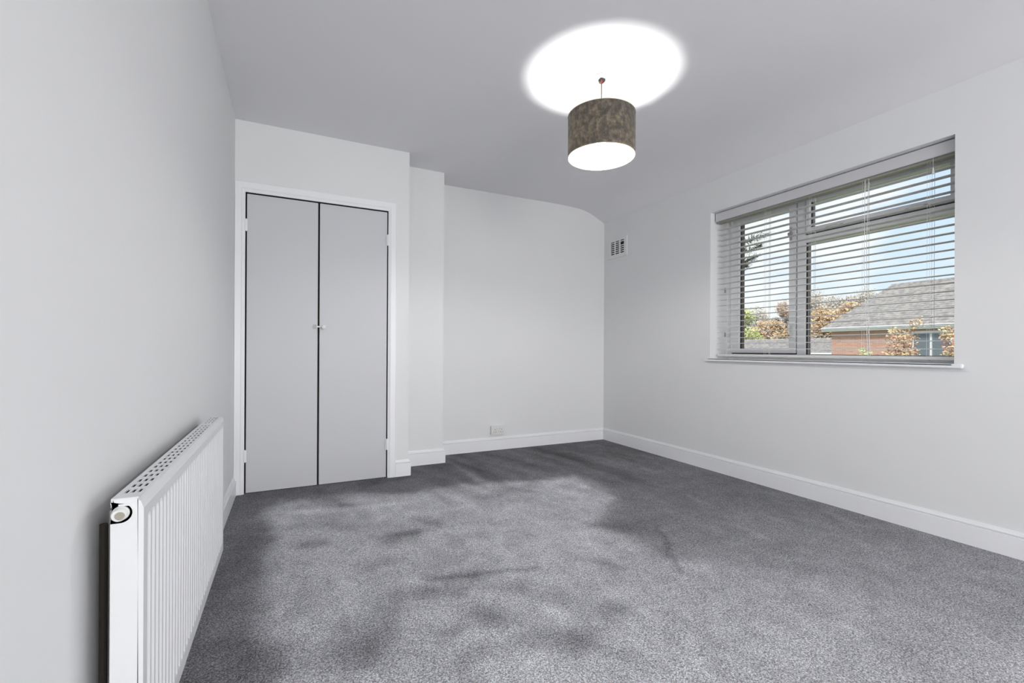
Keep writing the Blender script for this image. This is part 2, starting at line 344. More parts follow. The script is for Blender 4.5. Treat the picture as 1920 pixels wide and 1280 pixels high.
box(bm, DX0+.02, DX1-.02, YC+.045, YC+.07, DH-.02, DH+.006); box(bm, DXM-.03, DXM+.03, YC+.045, YC+.055, 0, DH-.02)
struct(link('trim_2', bm, M_dark), 'door lining inside the cupboard opening, coloured dark for shade', 'door lining')
def cup_door(name, xa, xb, hx, label, knob):
    e = empty(name, ((xa+xb)/2, YC+.02, .004), label, 'cupboard door', kind='structure')
    bx('panel', M_door, e, xa, xb, YC+.004, YC+.038, .004, DH-.002, bev=.0015)
    for zc in (1.849, .261):
        bm = bmesh.new(); s = 1 if hx > DXM else -1
        box(bm, hx-.011, hx+.011, YC-.010 if s < 0 else YC-.008, YC+.003, zc-.041, zc+.041)
        lathe(bm, (hx, YC-.013, zc-.042), (0, 0, 1), [(0, 0), (.006, 0), (.006, .084), (0, .084)], 12)
        link('hinge', bm, M_gloss, e)
    if knob:
        bm = bmesh.new()
        lathe(bm, (DXM+.036, YC+.004, 1.160), (0, -1, 0), [(0, 0), (.009, 0), (.007, .010), (.0065, .016), (.013, .022), (.0165, .030), (.015, .038), (.008, .043), (0, .044)], 20)
        tag(link('knob', bm, M_plastic, e, True), 'small round white knob')
        bm = bmesh.new(); box(bm, DXM-.012, DXM+.030, YC-.006, YC+.000, 1.158, 1.168)
        lathe(bm, (DXM+.020, YC-.005, 1.163), (0, -1, 0), [(0, 0), (.005, 0), (.005, .003), (0, .004)], 12)
        tag(link('catch', bm, M_plastic, e), 'small turn catch')
    else:
        bm = bmesh.new()
        box(bm, DXM-.034, DXM-.012, YC-.005, YC+.004, 1.147, 1.178, bev=.002)  # grey block on the left door, level with the catch
        tag(link('grey_block', bm, M_grey_plastic, e), 'small grey block beside the door gap')
cup_door('door_1', DX0+.004, DXM-.004, DX0-.002, 'left flush white cupboard door hinged beside the left wall', False)
cup_door('door_2', DXM+.009, DX1-.002, DX1+.001, 'right flush white cupboard door with the small round knob', True)

# ------------------------------------------------------------------ window
XF = 3.392
win = empty('window_1', (XF, (WY0+WY1)/2, WZ0), 'white framed window with one side casement and a top vent over fixed glass', 'window', kind='structure')
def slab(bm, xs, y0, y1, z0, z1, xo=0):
    """white inner half of one frame member; outer half brown on uprights only"""
    box(bm, xs, xs+.030+xo, y0, y1, z0, z1, 0); box(bm, xs+.030+xo, xs+.070, y0, y1, z0, z1, 1 if z1-z0 > y1-y0 else 0)  # outer half brown on upright members, white on horizontal ones
def frame_part(name, members, xs, label=None):
    bm = bmesh.new()
    for m_ in members: slab(bm, xs, *m_)
    o = link(name, bm, M_upvc, win, mats=[M_upvc, M_brown])
    if label: tag(o, label)
    return o
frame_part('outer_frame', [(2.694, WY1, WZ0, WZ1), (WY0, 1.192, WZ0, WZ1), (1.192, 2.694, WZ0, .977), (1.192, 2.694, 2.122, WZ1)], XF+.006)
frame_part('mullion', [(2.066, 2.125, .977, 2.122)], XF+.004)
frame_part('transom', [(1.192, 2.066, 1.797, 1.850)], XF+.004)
def glazing(parent, y0, y1, z0, z1, x):
    g = bx('pane', M_glass, parent, x, x+.004, y0-.006, y1+.006, z0-.006, z1+.006)
    bm = bmesh.new(); w = .005
    for d in ((y0-.001, y0+w, z0, z1), (y1-w, y1+.001, z0, z1), (y0+w, y1-w, z0-.001, z0+.0025)):
        box(bm, x-.004, x-.0005, *d); box(bm, x+.0045, x+.010, *d)
    link('gasket', bm, M_gasket, parent)
def sash(y0, y1, z0, z1, gy0, gy1, gz0, gz1, label):
    e = bpy.data.objects.new('sash', None); COL.objects.link(e); e.parent = win; tag(e, label)
    xs = XF-.006; bm = bmesh.new()
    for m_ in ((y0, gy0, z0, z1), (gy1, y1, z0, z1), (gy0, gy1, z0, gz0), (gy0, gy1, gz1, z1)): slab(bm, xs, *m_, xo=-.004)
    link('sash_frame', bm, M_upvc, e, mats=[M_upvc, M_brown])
    bm = bmesh.new()
    g = .009       # dark weather seal in the gap around the sash
    for m_ in ((y0-g, y0, z0-g, z1+g), (y1, y1+g, z0-g, z1+g), (y0, y1, z0-g, z0), (y0, y1, z1, z1+g)): box(bm, XF+.016, XF+.030, *m_)
    link('weather_seal', bm, M_gasket, e)
    glazing(e, gy0, gy1, gz0, gz1, XF+.016)
    return e
s1 = sash(2.134, 2.685, .986, 2.113, 2.181, 2.608, 1.020, 2.072, 'tall side casement')
s2 = sash(1.201, 2.057, 1.859, 2.113, 1.246, 2.032, 1.898, 2.085, 'shallow top hung vent')
glazing(win, 1.192, 2.066, .977, 1.797, XF+.020)
def lever(parent, y, z, vertical, name='handle'):
    bm = bmesh.new(); x = XF-.006
    if vertical:
        box(bm, x-.010, x, y-.012, y+.012, z-.045, z+.045, bev=.003)
        tube(bm, [(x-.010, y, z-.02), (x-.030, y, z-.02), (x-.040, y, z+.0), (x-.040, y, z+.07)], .007, 8)
    else:
        box(bm, x-.009, x, y-.028, y+.028, z-.011, z+.011, bev=.003)
        tube(bm, [(x-.008, y+.012, z), (x-.028, y+.012, z), (x-.036, y, z-.002), (x-.036, y-.055, z-.004)], .006, 8)
    o = link(name, bm, M_plastic, parent, True)
    bm = bmesh.new()
    if vertical: box(bm, x-.002, x, y+.014, y+.026, z-.03, z+.03)
    else: box(bm, x-.004, x, y-.062, y-.028, z-.004, z+.005); box(bm, x-.004, x, y+.028, y+.050, z-.006, z+.004)
    link('keep', bm, M_gasket, parent)
for y in (1.869, 1.41): lever(s2, y, 1.871, False)
lever(s1, 2.157, 1.147, True); 
bm = bmesh.new(); box(bm, XF-.022, XF-.006, 2.150, 2.185, 1.872, 1.895, bev=.003); box(bm, XF-.016, XF-.006, 2.158, 2.17, 1.835, 1.93)
tag(link('restrictor', bm, M_grey_plastic, s1), 'small grey opening restrictor')
for z in (1.521, 1.143):
    bx('reveal_clip', M_grey_plastic, win, 3.362, 3.370, WY1-.012, WY1-.0005, z-.021, z+.021)
bm = bmesh.new(); box(bm, XR-.030, XF+.01, WY0+.0005, WY1-.0005, WZ0-.006, WZ0+.002)
box(bm, XR-.030, XR, 1.115, 2.765, WZ0-.020, WZ0+.002, bev=.003)
tag(link('window_sill', bm, M_gloss, win, True), 'white window board with a rounded nose')
bm = bmesh.new(); box(bm, XF+.076, XO+.05, WY0-.02, WY1+.02, WZ0-.04, WZ0-.012)
link('outer_sill', bm, M_brown, win)

# ------------------------------------------------------------------ venetian blind
BXC = 3.282; BY0, BY1 = 1.166, 2.716
bl = empty('venetian_blind', (BXC, (BY0+BY1)/2, 2.14), 'white wide-slat venetian blind lowered and open in the window recess', 'blind')
bm = bmesh.new(); box(bm, 3.236, 3.244, BY0-.002, BY1+.004, 2.095, 2.160, bev=.002); box(bm, 3.244, 3.252, BY0-.002, BY1+.004, 2.148, 2.158)
box(bm, 3.233, 3.240, BY0-.002, BY1+.004, 2.089, 2.097, bev=.002)
tag(link('valance', bm, M_valance, bl), 'pale grey board covering the headrail')
bm = bmesh.new(); box(bm, 3.252, 3.302, BY0, BY1, 2.076, 2.140)
tag(link('headrail', bm, M_rail, bl), 'olive grey metal headrail')
bm = bmesh.new()
NS = 5; rows = []
for i in range(NS):
    u = i/(NS-1)-.5; rows.append((u*.050, -.0022*(2*u)**2+.0016, ))
def slat_bm(dz):
    bm = bmesh.new(); A = []; 
    for y in (BY0, BY1):
        A.append([[bm.verts.new((BXC+dx, y, dz+h)) for dx, h in rows], [bm.verts.new((BXC+dx, y, dz+h-.002)) for dx, h in rows]])
    for i in range(NS-1):
        bm.faces.new((A[0][0][i], A[0][0][i+1], A[1][0][i+1], A[1][0][i])); bm.faces.new((A[0][1][i], A[1][1][i], A[1][1][i+1], A[0][1][i+1]))
        for e in (0, 1): bm.faces.new((A[e][0][i], A[e][1][i], A[e][1][i+1], A[e][0][i+1]))
    for i in (0, NS-1): bm.faces.new((A[0][0][i], A[1][0][i], A[1][1][i], A[0][1][i]))
    return bm
slat0 = link('slat', slat_bm(0), M_slat, bl, True)
PITCH = .0457; z0 = 1.019; nslat = 23
slat0.location.z = z0
for k in range(1, nslat):
    c = slat0.copy(); COL.objects.link(c); c.parent = bl; c.location.z = z0+k*PITCH
bm = bmesh.new(); box(bm, BXC-.026, BXC+.026, BY0, BY1, .956, .974, bev=.004)
link('bottom_rail', bm, M_slat, bl, True)
LY = [2.617, 2.282, 1.949, 1.620, 1.293]
for i, y in enumerate(LY):
    bm = bmesh.new()
    for dx in (-.027, .027):
        tube(bm, [(BXC+dx, y-.006, .962), (BXC+dx, y-.006, 2.10)], .0007, 4); tube(bm, [(BXC+dx, y+.006, .962), (BXC+dx, y+.006, 2.10)], .0007, 4)
    for k in range(nslat): tube(bm, [(BXC-.027, y, z0+k*PITCH-.0035), (BXC+.027, y, z0+k*PITCH-.0035)], .0006, 4)
    link('ladder_cord', bm, M_cord, bl)
    bm = bmesh.new(); tube(bm, [(BXC+.010, y-.012, .97), (BXC+.010, y-.012, 2.10)], .0009, 4); link('lift_cord', bm, M_cord, bl)
    bm = bmesh.new(); lathe(bm, (BXC-.014, y, .957), (0, 0, -1), [(0, 0), (.007, 0), (.007, .004), (0, .006)], 10)
    link('cord_plug', bm, M_grey_plastic, bl, True)
bm = bmesh.new(); tube(bm, [(3.243, 1.268, 2.10), (3.241, 1.268, 2.03)], .001, 5)
lathe(bm, (3.241, 1.268, 2.035), (0, 0, -1), [(0, 0), (.003, 0), (.006, .03), (.0045, .036), (0, .036)], 10)
tag(link('tilt_cord', bm, M_plastic, bl), 'short tilt cord ending in a white tassel')
bm = bmesh.new(); tube(bm, [(3.243, 1.585, 2.08), (3.246, 1.60, 1.6), (3.252, 1.578, .975)], .0013, 5); tube(bm, [(3.243, 1.605, 2.08), (3.246, 1.612, 1.55), (3.252, 1.59, .975)], .0013, 5)
tag(link('pull_cord', bm, M_cord, bl), 'pair of loose white pull cords')

# ------------------------------------------------------------------ radiator
RY0, RY1, RX0, RX1, RZ0, RZ1 = 1.103, 2.290, -.3025, -.252, .140, .714
rad = empty('radiator', (-.28, (RY0+RY1)/2, RZ0), 'long white ribbed panel radiator with a slotted top grille on the left wall', 'radiator')
# ribbed front panel
bm = bmesh.new()
ys = [RY0]; xs = [RX1]
y = RY0+.020; ys.append(y); xs.append(RX1)
pitch = .0318
while y+pitch < RY1-.018:
    for f, d in ((.22, 0), (.40, -.0055), (.72, -.0055), (.90, 0), (1.0, 0)):
        ys.append(y+pitch*f); xs.append(RX1+d)
    y += pitch
ys.append(RY1); xs.append(RX1)
def ring_at(z, flat, dx=0):
    return [bm.verts.new(((RX1 if flat else xx)+dx, yy, z)) for xx, yy in zip(xs, ys)]
lv = [ring_at(RZ1-.004, True, -.010), ring_at(RZ1-.008, True, -.005), ring_at(RZ1-.022, True, 0), ring_at(RZ1-.042, True), ring_at(RZ1-.052, False), ring_at(RZ0+.045, False), ring_at(RZ0+.035, True), ring_at(RZ0, True), ring_at(RZ0, True, -.006)]
for p, q in zip(lv, lv[1:]):
    for i in range(len(ys)-1): bm.faces.new((p[i], p[i+1], q[i+1], q[i]))
for s in (0, -1): 
    ends = [l_[s] for l_ in lv]; bm.faces.new(ends)
link('front_panel', bm, M_rad, rad)
# top grille with three rows of slots
bm = bmesh.new()
gx = [RX0, -.2931, -.2871, -.2826, -.2766, -.2720, -.2660, RX1-.009]
gy = [RY0+.002, RY0+.038]; y = RY0+.038; n = 0
while y < RY1-.050:
    g_ = .050 if n == 20 else .012
    gy += [y+.031, y+.031+g_]; y += .031+g_; n += 1
gy.append(RY1-.002)
top = RZ1; bot = RZ1-.003
def gq(x_0, x_1, y_0, y_1): box(bm, x_0, x_1, y_0, y_1, bot, top)
for i in (0, 2, 4, 6): gq(gx[i], gx[i+1], gy[0], gy[-1])
for i in (1, 3, 5):
    gq(gx[i], gx[i+1], gy[0], gy[1])
    for k in range(n): gq(gx[i], gx[i+1], gy[2+2*k], gy[3+2*k])
    gq(gx[i], gx[i+1], gy[1+2*n], gy[-1])
box(bm, RX0, RX0+.001, gy[0], gy[-1], top-.016, top-.003)
tag(link('top_grille', bm, M_rad, rad), 'slotted white grille along the top')
# end panels, the near one with its valve notch
def end_panel(y, notch):
    bm = bmesh.new(); xb, xf = RX0, RX1-.009; zt = RZ1-.014
    pts = [(xb, RZ0+.02), (xf, RZ0+.02), (xf, RZ1-.004), (xf-.006, RZ1-.001), (xb+.004, RZ1-.001), (xb, RZ1-.005)]
    if notch:
        cz, r = .686, .0185; cxn = RX0+.0145
        arc = [(cxn+r*math.cos(t), cz+r*math.sin(t)) for t in [math.pi/2 - math.pi*i/12 for i in range(13)]]
        pts += [(xb, cz+r)] + arc + [(xb, cz-r)]
    A = [bm.verts.new((x_, y, z_)) for x_, z_ in pts]; B = [bm.verts.new((x_, y+.002, z_)) for x_, z_ in pts]
    bm.faces.new(A); bm.faces.new(B[::-1])
    for i in range(len(pts)): j = (i+1) % len(pts); bm.faces.new((A[i], A[j], B[j], B[i]))
    bmesh.ops.triangulate(bm, faces=[f for f in bm.faces if len(f.verts) > 4])
    if notch:
        box(bm, xb+.012, xf-.010, y-.0012, y, RZ1-.0145, RZ1-.0105)
    o = link('end_panel', bm, M_rad, rad)
    return o
end_panel(RY0, True); end_panel(RY1-.004, False)
# inside: convector fins, rear water panel, valve, brackets, pipes
bm = bmesh.new(); y = RY0+.05
while y < RY1-.04:
    box(bm, RX0-.012, RX1-.014, y, y+.0012, RZ0+.05, RZ1-.055); box(bm, RX0+.005, RX1-.014, y, y+.0012, RZ1-.055, RZ1-.006); y += .0085
tag(link('convector_fins', bm, M_fin, rad), 'dusty fins seen through the grille, coloured dark for shade')['kind'] = 'stuff'
bx('water_panel', M_fin, rad, RX1-.012, RX1-.007, RY0+.02, RY1-.02, RZ0+.02, RZ1-.03)
v = bmesh.new()
lathe(v, (-.2865, RY0+.010, .687), (0, -1, 0), [(0, 0), (.0125, 0), (.0135, .004), (.0135, .014), (.012, .016), (.0118, .026), (.0095, .030), (0, .030)], 24)
val = link('vent_valve', v, M_plastic, rad, True)
v = bmesh.new()
lathe(v, (-.2855, RY0+.030, .686), (0, -1, 0), [(.0, 0), (.0165, 0), (.0165, .008), (.013, .010), (.013, .016), (.0165, .018), (.0165, .022), (.0, .022)], 20)
tag(link('brass_fitting', v, M_brass, val if False else rad, True), 'brass fitting behind the valve')
bm = bmesh.new(); lathe(bm, (-.2835, RY0-.0195, .687), (0, -1, 0), [(0, 0), (.0075, 0), (.0075, .002), (.003, .0025), (0, .0015)], 16)
tag(link('valve_cap', bm, mat('valve_cap', (.36, .33, .28), .4), rad, True), 'beige centre of the valve')
for y in (RY0+.16, RY1-.16):
    bm = bmesh.new(); box(bm, XL+.0005, XL+.005, y-.02, y+.02, RZ0+.05, RZ1-.06); box(bm, XL+.005, RX0+.01, y-.008, y+.008, RZ1-.10, RZ1-.07); box(bm, XL+.005, RX0+.01, y-.008, y+.008, RZ0+.08, RZ0+.11)
    link('wall_bracket', bm, M_rad, rad)
bm = bmesh.new(); tube(bm, [(-.322, RY0+.035, RZ0+.03), (-.322, RY0+.035, .66)], .0065, 10)
tube(bm, [(-.322, RY0+.035, RZ0+.04), (-.322, RY0+.035, -.015)], .0075, 10)
tag(link('supply_pipe', bm, M_pipe, rad, True), 'pipe behind the near end, coloured dark for shade')
bm = bmesh.new(); tube(bm, [(-.31, RY1-.03, .17), (-.31, RY1-.03, -.015)], .0075, 10); tube(bm, [(-.31, RY1-.08, .172), (-.31, RY1-.025, .172)], .010, 10)
link('return_pipe', bm, M_rad, rad, True)

# ------------------------------------------------------------------ socket and wall vent
soc = empty('double_socket', (1.866, YB, .20), 'white double plug socket low on the back wall above the skirting', 'socket')
sx0, sx1, sz0, sz1 = 1.796, 1.949, .156, .242
bx('back_box', M_plastic, soc, sx0+.003, sx1-.003, YB-.028, YB, sz0+.003, sz1-.003, bev=.002)
bx('face_plate', M_plastic, soc, sx0, sx1, YB-.037, YB-.028, sz0, sz1, bev=.003, smooth=True)
for cx in (1.836, 1.909):
    bm = bmesh.new()
    box(bm, cx-.004, cx+.004, YB-.0377, YB-.036, .208, .220) if cx < 0 else None
    box(bm, cx-.0022, cx+.0022, YB-.0376, YB-.036, .203, .212); box(bm, cx-.0145, cx-.0075, YB-.0376, YB-.036, .180, .185); box(bm, cx+.0075, cx+.0145, YB-.0376, YB-.036, .180, .185)
    link('pin_holes', bm, M_dark, soc)
for cx in (1.858, 1.887): 
    r_ = bx('rocker_switch', M_plastic, soc, cx-.007, cx+.007, YB-.042, YB-.036, .202, .224, bev=.002)
    bx('switch_mark', M_grey_plastic, r_, cx-.003, cx+.003, YB-.0424, YB-.0418, .216, .221)
for cx in (1.872,): 
    bm = bmesh.new(); lathe(bm, (cx, YB-.0365, .190), (0, -1, 0), [(0, 0), (.003, 0), (.003, .001), (0, .0015)], 10); link('screw', bm, M_chrome, soc)

vent = empty('wall_vent', (XR, 3.95, 2.11), 'white louvred air vent high on the window wall by the corner', 'vent')
vy0, vy1, vz0, vz1 = 3.785, 4.108, 2.006, 2.222
sy = [3.829, 3.895, 3.908, 3.974, 3.987, 4.053]
bm = bmesh.new()
xa, xb_ = XR-.012, XR-.0005
box(bm, xa, xb_, vy0, sy[0], vz0, vz1); box(bm, xa, xb_, sy[5], vy1, vz0, vz1)
box(bm, xa, xb_, sy[0], sy[5], vz0, 2.036); box(bm, xa, xb_, sy[0], sy[5], 2.186, vz1)
for i in (1, 3): box(bm, xa, xb_, sy[i], sy[i+1], 2.036, 2.186)
link('grille_frame', bm, M_wall, vent)
bx('dark_recess', M_dark, vent, XR-.003, XR-.0012, sy[0], sy[5], 2.036, 2.186)
lp = None
for c_ in range(3):
    for r_ in range(7):
        za = 2.036+r_*.0214
        if c_ == 0 and r_ == 5: continue
        if lp is None:
            bm = bmesh.new(); vs = [(XR-.0125, 0), (XR-.004, .008), (XR-.004, .0115), (XR-.0125, .0095)]
            ends = []
            for y in (0, .066): ends.append([bm.verts.new((x_, y, z_)) for x_, z_ in vs])
            for i in range(4): bm.faces.new((ends[0][i], ends[0][(i+1) % 4], ends[1][(i+1) % 4], ends[1][i]))
            bm.faces.new(ends[0][::-1]); bm.faces.new(ends[1])
            o = link('louvre', bm, M_wall, None); o.parent = vent; lp = o
            o.data.transform(Matrix.Translation((-XR, 0, 0)))
        else:
            o = lp.copy(); COL.objects.link(o); o.parent = vent
        o.location = (0, sy[2*c_]-3.95, za-2.11)

# ------------------------------------------------------------------ pendant lamp
LX, LYY, LZB, LZT, LR = 1.600, 2.130, 2.108, 2.342, .190
lamp = empty('pendant_lamp', (LX, LYY, H), 'mottled brown drum pendant lamp, lit, hanging from the ceiling', 'lamp')
bm = bmesh.new(); lathe(bm, (LX+.004, LYY, H-.0005), (0, 0, -1), [(0, 0), (.050, 0), (.050, .004), (.046, .009), (.020, .010), (.018, .006), (0, .006)], 40)
tag(link('ceiling_rose', bm, M_plastic, lamp, True), 'white rose plate without its cover')
bm = bmesh.new(); box(bm, LX-.015, LX+.019, LYY-.012, LYY+.012, H-.024, H-.010, bev=.002)
tag(link('terminal_block', bm, M_blk, lamp), 'black terminal block')
bm = bmesh.new()
for a_ in (0, 1.9, 4.1):
    tube(bm, [(LX+.010*math.cos(a_), LYY+.010*math.sin(a_), H-.018), (LX+.016*math.cos(a_), LYY+.016*math.sin(a_), H-.024), (LX+.004*math.cos(a_), LYY+.004*math.sin(a_), H-.034)], .0028, 6)
tag(link('bare_wires', bm, M_red, lamp, True), 'exposed red wires')
bm = bmesh.new(); tube(bm, [(LX, LYY, H-.012), (LX, LYY, 2.26)], .0035, 8); tag(link('cable', bm, M_flex, lamp), 'thin beige flex')
bm = bmesh.new(); lathe(bm, (LX, LYY, 2.262), (0, 0, -1), [(0, 0), (.010, 0), (.016, .006), (.0175, .048), (.014, .052), (0, .052)], 20)
link('lamp_holder', bm, M_plastic, lamp, True)
bm = bmesh.new()
for a_ in (0.4, 2.49, 4.59): tube(bm, [(LX+.017*math.cos(a_), LYY+.017*math.sin(a_), 2.236), (LX+(LR-.003)*math.cos(a_), LYY+(LR-.003)*math.sin(a_), 2.325)], .0012, 5)
lathe(bm, (LX, LYY, 2.236), (0, 0, 1), [(.0165, -.002), (.021, -.002), (.021, .002), (.0165, .002)], 20, close=True)
link('shade_spider', bm, M_chrome, lamp)
m = bpy.data.materials.new('velvet_shade'); m.use_nodes = True; t = m.node_tree; t.nodes.clear(); l = t.links.new
o_ = N(t, 'ShaderNodeOutputMaterial'); mi = N(t, 'ShaderNodeMixShader'); mi.inputs[0].default_value = .30
df = N(t, 'ShaderNodeBsdfPrincipled'); df.inputs['Roughness'].default_value = .7; df.inputs['Sheen Weight'].default_value = .25; tl = N(t, 'ShaderNodeBsdfTranslucent')
c = N(t, 'ShaderNodeTexCoord'); n1 = N(t, 'ShaderNodeTexNoise'); n1.inputs['Scale'].default_value = 34; n1.inputs['Detail'].default_value = 6; n1.inputs['Roughness'].default_value = .7
mp1 = N(t, 'ShaderNodeMapping'); mp1.inputs['Scale'].default_value = (1, 1, .9)
r1 = N(t, 'ShaderNodeValToRGB'); e_ = r1.color_ramp.elements; e_[0].position = .44; e_[0].color = (.055, .052, .050, 1); e_[1].position = .72; e_[1].color = (.185, .155, .125, 1)
n2 = N(t, 'ShaderNodeTexNoise'); n2.inputs['Scale'].default_value = 90; mp2 = N(t, 'ShaderNodeMapping'); mp2.inputs['Scale'].default_value = (1, 1, .35)
bp = N(t, 'ShaderNodeBump'); bp.inputs['Strength'].default_value = .25; bp.inputs['Distance'].default_value = .003
r2 = N(t, 'ShaderNodeMapRange'); r2.inputs[3].default_value = .6; r2.inputs[4].default_value = 1.4
mm = N(t, 'ShaderNodeVectorMath', operation='SCALE')
l(c.outputs['Object'], mp1.inputs[0]); l(mp1.outputs[0], n1.inputs['Vector']); l(n1.outputs[0], r1.inputs[0])
l(c.outputs['Object'], mp2.inputs[0]); l(mp2.outputs[0], n2.inputs['Vector']); l(n2.outputs[0], r2.inputs[0]); l(n2.outputs[0], bp.inputs['Height']); l(bp.outputs[0], df.inputs['Normal'])
l(r1.outputs[0], mm.inputs[0]); l(r2.outputs[0], mm.inputs['Scale']); l(mm.outputs[0], df.inputs['Base Color']); gm = N(t, 'ShaderNodeVectorMath', operation='SCALE'); gm.inputs['Scale'].default_value = 1.5; l(mm.outputs[0], gm.inputs[0]); l(gm.outputs[0], tl.inputs['Color'])
l(df.outputs[0], mi.inputs[1]); l(tl.outputs[0], mi.inputs[2]); l(mi.outputs[0], o_.inputs[0])
M_shade = m
m = bpy.data.materials.new('shade_lining'); m.use_nodes = True; t = m.node_tree; t.nodes.clear(); l = t.links.new
o_ = N(t, 'ShaderNodeOutputMaterial'); mi = N(t, 'ShaderNodeMixShader'); mi.inputs[0].default_value = .10
df = N(t, 'ShaderNodeBsdfDiffuse'); df.inputs[0].default_value = (.82, .82, .80, 1); tl = N(t, 'ShaderNodeBsdfTranslucent'); tl.inputs[0].default_value = (.8, .7, .5, 1)
l(df.outputs[0], mi.inputs[1]); l(tl.outputs[0], mi.inputs[2]); l(mi.outputs[0], o_.inputs[0]); M_lining = m
def drum(r, z0_, z1_, seg=96):
    bm = bmesh.new(); A = [bm.verts.new((LX+r*math.cos(2*math.pi*i/seg), LYY+r*math.sin(2*math.pi*i/seg), z0_)) for i in range(seg)]
    B = [bm.verts.new((v_.co.x, v_.co.y, z1_)) for v_ in A]
    for i in range(seg): bm.faces.new((A[i], A[(i+1) % seg], B[(i+1) % seg], B[i]))
    return bm
sh = link('lamp_shade', drum(LR, LZB, LZT), M_shade, lamp, True)
tag(sh, 'mottled brown velvet drum shade')
tag(link('shade_lining', drum(LR-.0018, LZB+.001, LZT-.001), M_lining, sh, True), 'plain white inner lining')
M_rim = mat('shade_rim', (.42, .36, .27), .6)
for z_ in (LZB, LZT):
    bm = bmesh.new(); lathe(bm, (LX, LYY, z_), (0, 0, 1), [(LR-.0026, -.0016), (LR+.0012, -.0016), (LR+.0012, .0016), (LR-.0026, .0016)], 96, close=True)
    tag(link('rim', bm, M_rim, sh, True), 'beige bound rim')
m = bpy.data.materials.new('lit_bulb'); m.use_nodes = True; t = m.node_tree; t.nodes.clear()
o_ = N(t, 'ShaderNodeOutputMaterial'); em = N(t, 'ShaderNodeEmission'); em.inputs[0].default_value = (1, .985, .96, 1); em.inputs[1].default_value = 700
t.links.new(em.outputs[0], o_.inputs[0])
bm = bmesh.new(); lathe(bm, (LX, LYY, 2.212), (0, 0, -1), [(0, 0), (.013, 0), (.016, .008), (.026, .022), (.030, .038), (.027, .053), (.016, .064), (0, .068)], 24)
tag(link('bulb', bm, m, lamp, True), 'lit white bulb')

# ------------------------------------------------------------------ outside
GZ = -2.7
bm = bmesh.new(); box(bm, XO, 260, -160, 260, GZ-.3, GZ)
struct(link('ground', bm, M_grass), 'grassy ground outside below the window', 'ground')
def house(x0, x1, y0, y1, ze, zr, label, wallm, courses, hipl=0., wins=(), group=None):
    """long house facing -X; eaves height ze, ridge height zr"""
    e = empty('house', ((x0+x1)/2, (y0+y1)/2, GZ), label, 'house', group)
    xm = (x0+x1)/2; bm = bmesh.new()
    box(bm, x0, x1, y0, y1, GZ, ze)
    A = [bm.verts.new(v_) for v_ in ((x0, y0, ze), (x1, y0, ze), (xm, y0, zr-.1))]; bm.faces.new(A)
    B = [bm.verts.new(v_) for v_ in ((x0, y1, ze), (x1, y1, ze), (xm, y1-hipl, zr-.1))]; bm.faces.new(B)
    link('wall', bm, wallm, e)
    bm = bmesh.new(); ov = .35
    for side in (-1, 1):
        for k in range(courses):
            f0, f1 = k/courses, (k+1)/courses+.02
            def P(f): 
                hw = (xm-x0+ov)*(1-f)
                return xm+side*hw, ze-.15+(zr-ze+.15)*f, (y1+ov)-(hipl+ov)*f
            xa, za, ya = P(f0); xb2, zb, yb = P(f1)
            o1 = .05
            vs = [bm.verts.new(v_) for v_ in ((xa, y0-ov, za+o1), (xa, ya, za+o1), (xb2, yb, zb+.005), (xb2, y0-ov, zb+.005), (xa, y0-ov, za-.02), (xa, ya, za-.02), (xb2, yb, zb-.06), (xb2, y0-ov, zb-.06))]
            for f in ((0,1,2,3),(7,6,5,4),(0,4,5,1),(1,5,6,2),(2,6,7,3),(3,7,4,0)): bm.faces.new([vs[i] for i in f])
    link('tiled_roof', bm, M_tile, e)
    bm = bmesh.new(); lathe(bm, (xm, y0-ov, zr-.03), (0, 1, 0), [(0, 0), (.12, 0), (.12, y1-y0+ov-hipl), (0, y1-y0+ov-hipl)], 10); link('ridge', bm, M_tile, e)
    bm = bmesh.new(); box(bm, x0-ov+.02, x0-ov+.05, y0-ov, y1+ov-.05, ze-.28, ze-.10); box(bm, x0-ov+.05, x0, y0-ov, y1+ov-.05, ze-.28, ze-.25)
    link('fascia', bm, M_upvc, e)
    bm = bmesh.new(); tube(bm, [(x0-ov-.03, y0-ov, ze-.14), (x0-ov-.03, y1+ov-.05, ze-.14)], .06, 8); link('gutter', bm, M_upvc, e)
    for (wy0, wy1, wz0, wz1, nm) in wins:
        bm = bmesh.new(); xw = x0-.03; b_ = .07
        box(bm, xw, x0+.02, wy0, wy1, wz0, wz0+b_); box(bm, xw, x0+.02, wy0, wy1, wz1-b_, wz1)
        for i in range(nm+1):
            yy = wy0+(wy1-wy0-b_)*i/nm; box(bm, xw, x0+.02, yy, yy+b_, wz0+b_, wz1-b_)
        box(bm, xw-.06, x0, wy0-.05, wy1+.05, wz0-.08, wz0)
        fr = link('window', bm, M_upvc, e)
        bx('pane', M_dusk, fr, x0-.012, x0-.004, wy0+.03, wy1-.03, wz0+.03, wz1-.03)
    return e
M_dusk = mat('far_window_glass', (.16, .19, .21), .08)
house(25.6, 33.4, 2.0, 14.2, 2.32, 4.62, 'brick house with a brown tiled roof and white gutter across the way', M_brick, 22, .9,
      wins=((9.35, 10.75, .55, 1.95, 2), (3.2, 4.6, .55, 1.95, 2), (9.2, 10.9, -2.0, -.6, 3), (3.2, 4.8, -2.0, -.6, 3), (11.9, 12.9, -2.0, -.7, 2)))
M_tile2 = M_tile
M_wall_far = noisy('far_render', (.45, .34, .28), (.55, .44, .38), 1)
house(29, 35, 15.2, 27.5, 1.0, 1.82, 'low bungalow with a pinkish brown roof left of and behind the brick house', M_wall_far, 10, 0,
      wins=((17, 18.5, -1.2, .3, 2), (22, 23.5, -1.2, .3, 2)))

